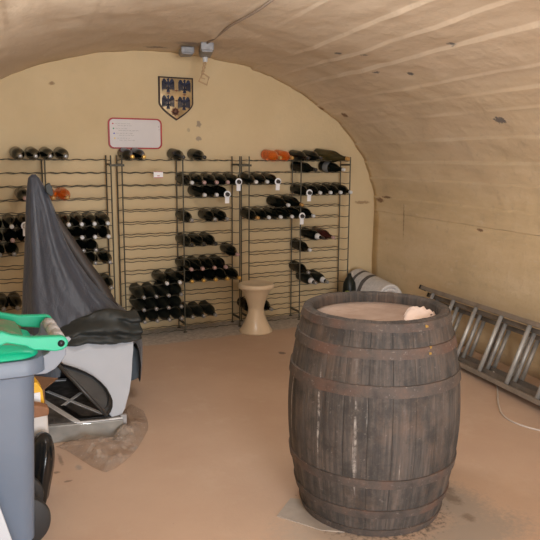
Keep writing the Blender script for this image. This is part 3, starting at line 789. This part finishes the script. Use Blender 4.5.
# ------------------------------------------------------------------ grey tarpaulin over a tall stack
def tarp():
    t = empty('tarpaulin_cover', (-.80, -1.38, 0)); tag(t, 'dark grey tarpaulin draped to a tall point over stored things', 'cover')
    base = Vector((-.80, -1.38, 0))
    # rows: z, left x, right x, centre y, half depth
    R = [(1.345, -.952, -.930, -1.32, .012), (1.325, -.972, -.912, -1.32, .030), (1.29, -.978, -.892, -1.32, .045), (1.24, -.985, -.868, -1.325, .06), (1.15, -.995, -.838, -1.33, .085), (1.05, -1.003, -.81, -1.34, .115), (.95, -1.012, -.775, -1.35, .15), (.85, -1.022, -.725, -1.36, .19), (.75, -1.032, -.665, -1.37, .23), (.66, -1.042, -.60, -1.38, .265), (.58, -1.05, -.52, -1.39, .30), (.50, -1.06, -.435, -1.40, .33), (.42, -1.068, -.39, -1.41, .36), (.33, -1.075, -.375, -1.42, .38), (.22, -1.08, -.38, -1.43, .39), (.12, -1.085, -.395, -1.43, .39), (.02, -1.09, -.44, -1.43, .39)]
    n = 120; NR = 90; V = []; F = []
    right = Vector((.93, -.37, 0)).normalized(); fwd = Vector((.16, .985, 0)).normalized(); right = Vector((.985, -.16, 0))
    def interp(f):
        x = f * (len(R) - 1); i = min(int(x), len(R) - 2); u = x - i
        return [R[i][k] * (1 - u) + R[i + 1][k] * u for k in range(5)]
    def hem(th):
        # front (th=-90) ends high above the white board, right side lower
        c = math.cos(th); s = math.sin(th)
        front = max(0, -s)
        h = .39 * front ** .5 if c > -.3 else .39 * front ** .5 * .7
        if c > 0: h = max(.11, .39 * min(1, max(0, (-s - .05)) * 2.2))
        return h
    for j in range(NR + 1):
        f = j / NR; z, xl, xr, yc, dp = interp(f)
        for i in range(n):
            th = 2 * PI * i / n; c, s = math.cos(th), math.sin(th)
            k = (1.345 - z) / 1.3
            zz = z; hz = hem(th)
            z2, f2 = z, f
            if z < hz:
                z2 = hz; 
                for m_ in range(len(R) - 1):
                    if R[m_ + 1][0] <= hz <= R[m_][0]:
                        u = (R[m_][0] - hz) / (R[m_][0] - R[m_ + 1][0]); f2 = (m_ + u) / (len(R) - 1)
                _, xl2, xr2, yc2, dp2 = interp(f2)
            else: xl2, xr2, yc2, dp2 = xl, xr, yc, dp
            cx, hw = (xl2 + xr2) / 2, (xr2 - xl2) / 2
            e = .85
            cc = math.copysign(abs(c) ** e, c); ss = math.copysign(abs(s) ** e, s)
            kk = (1.345 - z2) / 1.3
            fold = .022 * kk ** .8 * math.sin(th * 9 + 3 * kk + 1.2 * math.sin(th * 2)) * (abs(s) ** .5) + .03 * kk * fbm((c * 1.6, s * 1.6, z2 * 1.4 + 3)) + .010 * kk * fbm((c * 6, s * 6, z2 * 4))
            p = Vector((cx, yc2, 0)) + right * (cc * (hw + fold * .4)) + fwd * (ss * (dp2 + fold))
            V.append((p.x - base.x, p.y - base.y, z2))
    for j in range(NR):
        for i in range(n):
            q = (j * n + i, j * n + (i + 1) % n, (j + 1) * n + (i + 1) % n, (j + 1) * n + i)
            F.append(q)
    F.append(tuple(range(n)))
    o = link('sheet', V, F, M['tarp'], t, smooth=True)
    bm = bmesh.new(); bm.from_mesh(o.data); bmesh.ops.remove_doubles(bm, verts=bm.verts, dist=1e-4); bm.to_mesh(o.data); bm.free()
    o.data.polygons.foreach_set('use_smooth', [True] * len(o.data.polygons))
    # blackish flap near the tip
    def loft(name, P, m, th=.012):
        return MB().add(prism(P, (0, 0, 0), (1, 0, 0), (0, 0, 1), (0, th, 0))).obj(name, m, t, bevel=.004)
    f = loft('tip_flap', [(-.09, -.10), (-.065, -.085), (-.052, -.11), (-.045, -.15), (-.06, -.165), (-.085, -.14)], M['tarp_crease'], .03); f.location = (0, -.015, 1.385)
    # bunched darker cloth low on the front right
    V = []; F = []; a, b = 34, 20
    for j in range(b + 1):
        v = j / b
        for i in range(a + 1):
            u = i / a
            x = -.10 + .44 * u; zc = .470 + .075 * math.sin(PI * min(1, u * 1.15)) * (.4 + .6 * u)
            z = .432 + .012 * u + (zc - .395 + .05 * u) * v * 1.15
            bul = math.sin(PI * v) * (.35 + .65 * math.sin(PI * min(1, u)))
            y = -.425 + .03 * max(0, u - .55) - .05 * bul + .10 * v * v + .03 * fbm((x * 9, z * 11, 4)) + .02 * math.sin(v * 14 + u * 7)
            V.append((x, y, z))
    for j in range(b):
        for i in range(a): F.append((j * (a + 1) + i, j * (a + 1) + i + 1, (j + 1) * (a + 1) + i + 1, (j + 1) * (a + 1) + i))
    o = link('bunched_hem', V, F, M['tarp_crease'], t, smooth=True); sd = o.modifiers.new('s', 'SOLIDIFY'); sd.thickness = .01
    # brown-black inner layer seen along the right edge
    V = []; F = []
    E = [(-.835, 1.14), (-.79, 1.04), (-.735, .93), (-.675, .82), (-.61, .72), (-.555, .62), (-.51, .54), (-.475, .47)]
    for i, (x, z) in enumerate(E):
        bul = -.012 + .03 * math.sin(PI * i / (len(E) - 1)); y = -.02 - .02 * i
        V += [(x + .8 - .05, y + .02, z), (x + .8 + bul, y + .03, z + .01), (x + .8 + bul - .01, y + .08, z + .01), (x + .8 - .05, y + .10, z)]
    for i in range(len(E) - 1):
        for k in range(4): F.append((4 * i + k, 4 * i + (k + 1) % 4, 4 * i + 4 + (k + 1) % 4, 4 * i + 4 + k))
    o = link('brown_lining', V, F, M['tarp_brown'], t, smooth=True)
    s = MB().add(prism([(.33, .36), (.372, .31), (.40, .285), (.398, .20), (.385, .12), (.335, .105), (.34, .2)], (0, -.13, 0), (1, 0, 0), (0, 0, 1), (0, .02, 0))).obj('webbing_strap', M['strap'], t, bevel=.004)
    return t
tarp()

# ------------------------------------------------------------------ dark case, curved tray and white board at the tarpaulin's foot
def case_stack():
    t = empty('flat_case', (-.83, -1.66, 0)); tag(t, 'flat dark case with white crossed bands lying on floor under the tarpaulin', 'case')
    P = [(-1.015, -1.99), (-.640, -2.055), (-.585, -1.30), (-1.0, -1.25)]
    P = [(x + .83, y + 1.66) for x, y in P]
    MB().add(prism(P, (0, 0, .0), (1, 0, 0), (0, 1, 0), (0, 0, .094))).obj('body', M['case_side'], t, bevel=.006)
    MB().add(prism([(x * .975, y * .975) for x, y in P], (0, 0, .094), (1, 0, 0), (0, 1, 0), (0, 0, .006))).obj('top', M['case_top'], t, bevel=.002)
    def strip(name, a, b, w, m, z=.100, h=.003):
        a, b = Vector((a[0] + .83, a[1] + 1.66, z)), Vector((b[0] + .83, b[1] + 1.66, z)); d = (b - a).normalized(); s = Vector((-d.y, d.x, 0)) * (w / 2)
        V = [a - s, b - s, b + s, a + s]; V = V + [v + Vector((0, 0, h)) for v in V]
        return link(name, V, [(3, 2, 1, 0), (4, 5, 6, 7), (0, 1, 5, 4), (1, 2, 6, 5), (2, 3, 7, 6), (3, 0, 4, 7)], m, t)
    strip('white_band', (-1.003, -1.56), (-.867, -2.012), .030, M['white_band'])
    strip('white_band', (-.872, -2.018), (-.645, -2.052), .016, M['white_band'])
    strip('cross_band', (-.944, -1.47), (-.725, -1.952), .020, M['white_band'], .1005)
    strip('cross_band', (-.900, -1.745), (-.771, -1.577), .020, M['white_band'], .101)
    strip('white_band', (-.93, -1.27), (-.81, -1.30), .035, M['white_band'])
    strip('black_border', (-.905, -1.75), (-.845, -1.972), .030, M['black_plastic'], .102)
    strip('black_border', (-.850, -1.972), (-.69, -1.998), .028, M['black_plastic'], .1025)
    MB().add(box((.195, -.37, .085), (.03, .02, .05))).obj('clip', M['metal_box'], t)
    nrm = Vector((.15, -1, .6)).normalized()
    U = Vector((1, .15, 0)).normalized(); W = nrm.cross(U).normalized()
    if W.z < 0: W = -W
    def onplane(pts, o): return [((Vector(q) - o).dot(U), (Vector(q) - o).dot(W)) for q in pts]
    # white board
    o = Vector((-.66, -2.012, .098))
    B = [(-.925, -1.87, .41), (-.915, -1.85, .45), (-.88, -1.80, .50), (-.509, -1.757, .50), (-.509, -1.775, .447), (-.519, -1.81, .39), (-.534, -1.842, .342), (-.545, -1.872, .295), (-.558, -1.902, .249), (-.576, -1.935, .20), (-.597, -1.96, .16), (-.617, -1.985, .122), (-.636, -2.004, .103), (-.69, -2.018, .103)]
    w = empty('white_board', tuple(o)); tag(w, 'white board with curved right edge leaning under the tarpaulin hem', 'board')
    MB().add(prism(onplane(B, o), (0, 0, 0), U, W, -nrm * .012)).obj('panel', M['white_board'], w, bevel=.001)
    MB().add(prism([(a * 1.004 + .002, b) for a, b in onplane(B, o)], -nrm * .012, U, W, -nrm * .006)).obj('backing', M['board_edge'], w)
    # curved black tray leaning in front of the board
    o = Vector((-.72, -2.035, .118)) + nrm * .012
    T = [(-.964, -1.905, .404), (-.935, -1.908, .392), (-.907, -1.912, .377), (-.853, -1.917, .352), (-.81, -1.926, .33), (-.771, -1.935, .303), (-.738, -1.95, .272), (-.712, -1.965, .238), (-.697, -1.985, .205), (-.690, -2.0, .180), (-.695, -2.02, .152), (-.710, -2.034, .130), (-.732, -2.045, .115)]
    P = onplane(T, o); n = len(P)
    k = empty('moulded_tray', tuple(o)); tag(k, 'black half-round moulded tray leaning against the white board', 'tray')
    cx = sum(p[0] for p in P) / n; cy = sum(p[1] for p in P) / n
    inn = [(cx + (a - cx) * .80, cy + (b - cy) * .80) for a, b in P]; mid = [(cx + (a - cx) * .88, cy + (b - cy) * .88) for a, b in P]
    V = []
    for L_, dep in ((P, 0), (P, .022), (mid, .028), (inn, .022), (inn, .002)):
        V += [U * a + W * b + nrm * dep for a, b in L_]
    F = []
    for r in range(4):
        for i in range(n): F.append((r * n + i, r * n + (i + 1) % n, (r + 1) * n + (i + 1) % n, (r + 1) * n + i))
    F.append(tuple(range(n - 1, -1, -1)))
    link('rim', V, F, M['black_plastic'], k)
    link('bowl', [U * a + W * b + nrm * .004 for a, b in inn], [tuple(range(n))], M['dark_inner'], k)
    a, b = P[0], P[-1]
    MB().add(tube([U * a[0] + W * a[1] + nrm * .03, U * b[0] + W * b[1] + nrm * .03], .009, 8)).obj('edge_rod', M['dark_inner'], k, smooth=True)
case_stack()
def film():
    O = [(-.985, -2.045), (-.94, -2.12), (-.90, -2.24), (-.86, -2.36), (-.82, -2.43), (-.765, -2.41), (-.709, -2.356), (-.66, -2.30), (-.611, -2.228), (-.55, -2.12), (-.500, -2.02), (-.47, -1.90), (-.455, -1.76), (-.49, -1.62), (-.53, -1.66), (-.555, -1.80), (-.57, -1.95), (-.595, -2.06), (-.65, -2.10), (-.78, -2.08), (-.9, -2.06)]
    c = Vector((-.72, -2.17)); n = 72; k = 14; V = []; F = []
    def edge(u):
        x = u * len(O); i = int(x) % len(O); f = x - int(x); a, b = Vector(O[i]), Vector(O[(i + 1) % len(O)]); return a + (b - a) * f
    for j in range(k + 1):
        f = j / k
        for i in range(n):
            p = c + (edge(i / n) - c) * (1 - f * .98)
            if 0 < j: p = p + Vector((.012 * fbm((p.x * 14, p.y * 14, 1)), .012 * fbm((p.x * 14, p.y * 14, 7))))
            h = .004 + (.075 * min(1, f * 2.2) * (.55 + .6 * fbm((p.x * 5, p.y * 5, 2))) + .022 * abs(fbm((p.x * 8, p.y * 8, 5), 2))) * (1 if j else 0) * min(1, f * 5)
            V.append((p.x, p.y, max(.004, h)))
    for j in range(k):
        for i in range(n): F.append((j * n + i, j * n + (i + 1) % n, (j + 1) * n + (i + 1) % n, (j + 1) * n + i))
    o = link('plastic_sheet', V, F, M['film'], smooth=True); tag(o, 'crumpled clear plastic sheet lying on the floor in front of the case', 'plastic sheet')
film()

# ------------------------------------------------------------------ wheeled bin
def wheelie_bin():
    XB, YN, YFR = -1.122, -3.025, -2.615
    t = empty('wheeled_bin', (-1.40, -2.82, 0)); tag(t, 'blue-grey wheeled bin with a green lid in the left foreground', 'bin')
    cx, cy = -1.40, -2.82
    def ring(x0, y0, x1, y1, r, z): return [(a - cx, b - cy, z) for a, b in rrect(x0, y0, x1, y1, r, 8)]
    def loft(rings, cap=True):
        n = len(rings[0]); V = [p for r in rings for p in r]; F = []
        for k in range(len(rings) - 1):
            for i in range(n): F.append((k * n + i, k * n + (i + 1) % n, (k + 1) * n + (i + 1) % n, (k + 1) * n + i))
        if cap: F += [tuple(range(n - 1, -1, -1)), tuple((len(rings) - 1) * n + i for i in range(n))]
        m = MB(); m.V = [Vector(v) for v in V]; m.F = F; return m
    loft([ring(-1.60, YN + .04, -1.188, YFR - .04, .05, .06), ring(-1.605, YN + .036, -1.186, YFR - .04, .06, .08), ring(-1.64, YN + .035, -1.160, YFR - .03, .06, .64), ring(-1.64, YN + .03, -1.156, YFR - .025, .06, .70)]).obj('body', M['bin'], t, smooth=True, angle=50)
    loft([ring(-1.66, YN + .012, -1.135, YFR - .01, .07, .694), ring(-1.67, YN, XB, YFR, .075, .702), ring(-1.67, YN, XB, YFR, .075, .742), ring(-1.665, YN + .006, XB - .006, YFR - .006, .07, .754), ring(-1.64, YN + .03, XB - .03, YFR - .03, .06, .756)]).obj('rim', M['bin'], t, smooth=True, angle=35)
    # bracket carrying the hinge, sweeping up from under the rim
    prof = [(-1.186, .695), (-1.155, .684), (-1.12, .684), (-1.09, .698), (-1.066, .722), (-1.05, .745), (-1.048, .79), (-1.06, .815), (-1.08, .82), (-1.10, .80), (-1.108, .76), (-1.15, .74), (-1.186, .72)]
    for y in (YN + .052, YFR - .09):
        MB().add(prism([(x - cx, z) for x, z in prof], (0, y - cy, 0), (1, 0, 0), (0, 0, 1), (0, .03, 0))).obj('hinge_bracket', M['bin_light'], t, bevel=.004)
    pl = [(-1.17, .685), (-1.12, .685), (-1.09, .699), (-1.066, .723), (-1.05, .745), (-1.060, .748), (-1.075, .731), (-1.098, .708), (-1.125, .696), (-1.17, .697)]
    MB().add(prism([(x - cx, z) for x, z in pl], (0, YN + .06 - cy, 0), (1, 0, 0), (0, 0, 1), (0, YFR - YN - .14, 0))).obj('back_plate', M['bin_light'], t)
    for y in (-2.93, -2.835, -2.74):
        V, F = lathe([(.0, -.032), (.019, -.032), (.024, -.026), (.024, .026), (.019, .032), (0, .032)], 20)
        V = [Vector((v.x + (-1.072 - cx), v.z + (y - cy), v.y + .802)) for v in V]
        m = MB(); m.V = V; m.F = F; m.obj('hinge_knuckle', M['knuckle'], t, smooth=True, angle=40)
    MB().add(tube([(-1.072 - cx, YN + .03 - cy, .802), (-1.072 - cx, YFR - .03 - cy, .802)], .011, 10)).obj('hinge_rod', M['knuckle'], t)
    # lid
    lid = empty('lid', (0, 0, 0)); lid.parent = t
    loft([ring(-1.66, YN + .01, -1.15, YFR - .01, .07, .757), ring(-1.668, YN + .004, -1.143, YFR - .004, .075, .762), ring(-1.664, YN + .010, -1.148, YFR - .01, .075, .776), ring(-1.64, YN + .04, -1.175, YFR - .04, .06, .786), ring(-1.60, YN + .07, -1.205, YFR - .07, .05, .800), ring(-1.52, YN + .11, -1.26, YFR - .11, .04, .808)]).obj('lid_shell', M['green'], lid, smooth=True, angle=60)
    loft([ring(-1.62, YN + .06, -1.175, YFR - .05, .05, .785), ring(-1.61, YN + .07, -1.18, YFR - .055, .05, .80), ring(-1.58, YN + .085, -1.195, YFR - .07, .04, .824), ring(-1.52, YN + .12, -1.235, YFR - .10, .03, .842), ring(-1.46, YN + .16, -1.30, YFR - .15, .03, .848)]).obj('lid_centre', M['lid_dust'], lid, smooth=True, angle=60)
    arm = [(-1.33, .84), (-1.29, .862), (-1.262, .863), (-1.235, .850), (-1.174, .834), (-1.09, .828), (-1.072, .827), (-1.055, .820), (-1.047, .804), (-1.052, .788), (-1.068, .777), (-1.092, .775), (-1.13, .783), (-1.165, .788), (-1.19, .805), (-1.25, .822), (-1.31, .80)]
    for y in (YN + .006, YFR - .036):
        a = MB().add(prism([(x - cx, z - (.0 if y < -2.9 else .004)) for x, z in arm], (0, y - cy, 0), (1, 0, 0), (0, 0, 1), (0, .03, 0))).obj('lid_arm', M['green'], lid, bevel=.005)
        V, F = lathe([(0, -.006), (.010, -.005), (.0125, 0), (.0125, .008)], 14)
        m = MB(); m.V = [Vector((v.x + (-1.072 - cx), v.z + (y - .001 - cy), v.y + .802)) for v in V]; m.F = F; m.obj('bolt', M['bolt'], a, smooth=True)
    # wheels on an axle
    for y in (-2.90, -2.70):
        w = empty('wheel', (-1.222 - cx, y - cy, .1)); w.parent = t
        V, F = lathe([(.03, -.022), (.085, -.022), (.097, -.016), (.1, 0), (.097, .016), (.085, .022), (.03, .022)], 40)
        m = MB(); m.V = [Vector((v.x, v.z, v.y)) for v in V]; m.F = F; m.obj('tyre', M['rubber'], w, smooth=True, angle=40)
        V, F = lathe([(0, -.026), (.035, -.024), (.055, -.016), (.055, .016), (.035, .024), (0, .026)], 24)
        m = MB(); m.V = [Vector((v.x, v.z, v.y)) for v in V]; m.F = F; m.obj('wheel_hub', M['black_plastic'], w, smooth=True)
    MB().add(tube([(-1.232 - cx, -2.96 - cy, .1), (-1.232 - cx, -2.69 - cy, .1)], .01, 10)).obj('axle', M['bolt'], t)
    MB().add(box((-1.56 - cx, -2.82 - cy, .03), (.06, .28, .06))).obj('front_foot', M['bin'], t)
wheelie_bin()

# ------------------------------------------------------------------ things squeezed behind the bin
def clutter():
    t = empty('cardboard_box', (-1.185, -2.16, 0)); tag(t, 'brown cardboard box behind the bin, beneath the tarpaulin', 'box')
    MB().add(box((0, 0, .19), (.26, .20, .38), .1)).obj('carton', M['cardboard'], t, bevel=.003)
    MB().add(prism([(-.10, -.10), (.13, -.08), (.215, .03), (.10, .10), (-.1, .1)], (0, 0, .38), (1, 0, 0), (0, 1, .10), (0, 0, .005))).obj('flap', M['cardboard'], t)
    y = empty('yellow_carton', (-1.135, -2.345, 0)); tag(y, 'tall yellow carton between the bin and the flat case', 'carton')
    MB().add(prism([(-.05, 0), (.07, 0), (.07, .37), (.065, .42), (.045, .455), (-.05, .475)], (0, -.02, 0), (1, 0, 0), (0, 0, 1), (0, .09, 0))).obj('carton', M['yellow'], y, bevel=.002)
    MB().add(box((.04, -.0215, .375), (.03, .003, .07))).obj('white_panel', M['tag'], y)
    b = empty('paper_bag', (-1.115, -2.44, 0)); tag(b, 'white paper bag with brown top standing behind the bin', 'bag')
    V = []; F = []; n = 28; rows = ((0, .045, .035), (.08, .048, .04), (.18, .05, .04), (.27, .052, .036), (.34, .052, .03))
    for z, a, c in rows:
        for i in range(n):
            th = 2 * PI * i / n; e = .5; k = 1 + .06 * fbm((math.cos(th) * 3, math.sin(th) * 3, z * 9))
            V.append((a * k * math.copysign(abs(math.cos(th)) ** e, math.cos(th)), c * k * math.copysign(abs(math.sin(th)) ** e, math.sin(th)), z))
    for j in range(len(rows) - 1):
        for i in range(n): F.append((j * n + i, j * n + (i + 1) % n, (j + 1) * n + (i + 1) % n, (j + 1) * n + i))
    F.append(tuple(range(n - 1, -1, -1)))
    link('bag_body', V, F, M['paper'], b, smooth=True)
    MB().add(prism([(-.054, .33), (.055, .335), (.058, .37), (.02, .385), (-.05, .40)], (0, -.033, 0), (1, 0, 0), (0, 0, 1), (0, .062, 0))).obj('folded_top', M['paper_brown'], b, bevel=.008)
    # black bag slumped on the floor
    V = []; F = []; n = 36; rows = ((0.0, .04, .09, -.02), (.03, .045, .10, -.018), (.09, .048, .11, -.012), (.16, .052, .11, .0), (.22, .05, .10, .008), (.27, .042, .07, .012), (.295, .012, .02, .012))
    for z, a, c, off in rows:
        for i in range(n):
            th = 2 * PI * i / n; k = 1 + .16 * fbm((math.cos(th) * 2.5, math.sin(th) * 2.5, z * 8))
            V.append((a * k * math.cos(th) + off, c * k * math.sin(th), z))
    for j in range(len(rows) - 1):
        for i in range(n): F.append((j * n + i, j * n + (i + 1) % n, (j + 1) * n + (i + 1) % n, (j + 1) * n + i))
    F += [tuple(range(n - 1, -1, -1)), tuple((len(rows) - 1) * n + i for i in range(n))]
    o = link('black_bag', V, F, M['bag'], smooth=True); o.location = (-1.112, -2.55, 0); sb = o.modifiers.new('s', 'SUBSURF'); sb.levels = 1; sb.render_levels = 2
    tag(o, 'shiny black plastic bag slumped on the floor behind the bin wheel', 'bag')
    # white sheet leaning on the near face of the bin
    o = MB().add(prism([(-1.72, .0), (-1.235, .0), (-1.235, .02), (-1.308, .30), (-1.345, .44), (-1.72, .52)], (0, -3.20, 0), (1, 0, 0), (0, .22, 1), (0, -.012, 0))).obj('white_sheet', M['white_board'], bevel=.001)
    tag(o, 'white panel leaning against the bin in the bottom left corner', 'panel')
clutter()

# ------------------------------------------------------------------ light
def area(name, loc, aim, size, size_y, power, col):
    l = bpy.data.lights.new(name, 'AREA'); l.shape = 'RECTANGLE'; l.size = size; l.size_y = size_y; l.energy = power; l.color = col
    o = bpy.data.objects.new(name, l); COL.objects.link(o); o.location = loc
    o.rotation_euler = (Vector(aim) - Vector(loc)).to_track_quat('-Z', 'Y').to_euler(); return o
d0, d1, dh = DOOR
area('doorway_daylight', ((d0 + d1) / 2, YF - .12, dh / 2), ((d0 + d1) / 2 + .15, 0, 1.0), d1 - d0 - .1, dh - .1, 190, (.88, .94, 1.0))
l = bpy.data.lights.new('ambient_fill', 'POINT'); l.energy = 14; l.color = (.90, .95, 1); l.shadow_soft_size = .3  # added unseen fill by the camera, lifts the ambient light on vault and walls
o = bpy.data.objects.new('ambient_fill', l); COL.objects.link(o); o.location = (-.35, -5.5, 1.98)
l = bpy.data.lights.new('ceiling_lamp', 'POINT'); l.energy = 27; l.color = (.92, .96, 1); l.shadow_soft_size = .22
o = bpy.data.objects.new('ceiling_lamp', l); COL.objects.link(o); o.location = (-.25, -2.6, 2.06)
l = bpy.data.lights.new('camera_flash', 'SPOT'); l.energy = 14; l.color = (1, .98, .95); l.shadow_soft_size = .04; l.spot_size = math.radians(95); l.spot_blend = .6
o = bpy.data.objects.new('camera_flash', l); COL.objects.link(o)

# ------------------------------------------------------------------ camera
F_ = Vector((.42968008, .88769650, -.16543868)); R_ = Vector((.90057161, -.43465538, .00674342)); U_ = Vector((.06592270, .15188690, .98619702)); CP = Vector((-1.40580829, -5.38131306, 1.44835877))
cam = bpy.data.cameras.new('camera'); cam.sensor_width = 36; cam.lens = 36 * 670.85 / 540; cam.clip_start = .02
co = bpy.data.objects.new('camera', cam); COL.objects.link(co)
co.matrix_world = Matrix(((R_.x, U_.x, -F_.x, CP.x), (R_.y, U_.y, -F_.y, CP.y), (R_.z, U_.z, -F_.z, CP.z), (0, 0, 0, 1)))
sc.camera = co
o.location = CP + U_ * .12 - F_ * .05
o.rotation_euler = co.matrix_world.to_euler()
w = bpy.data.worlds.new('world'); sc.world = w; w.use_nodes = True
w.node_tree.nodes['Background'].inputs[0].default_value = (.75, .82, .95, 1); w.node_tree.nodes['Background'].inputs[1].default_value = .6
sc.view_settings.view_transform = 'Standard'; sc.view_settings.look = 'None'; sc.view_settings.gamma = 1; sc.view_settings.exposure = .11
sc.view_settings.use_curve_mapping = False
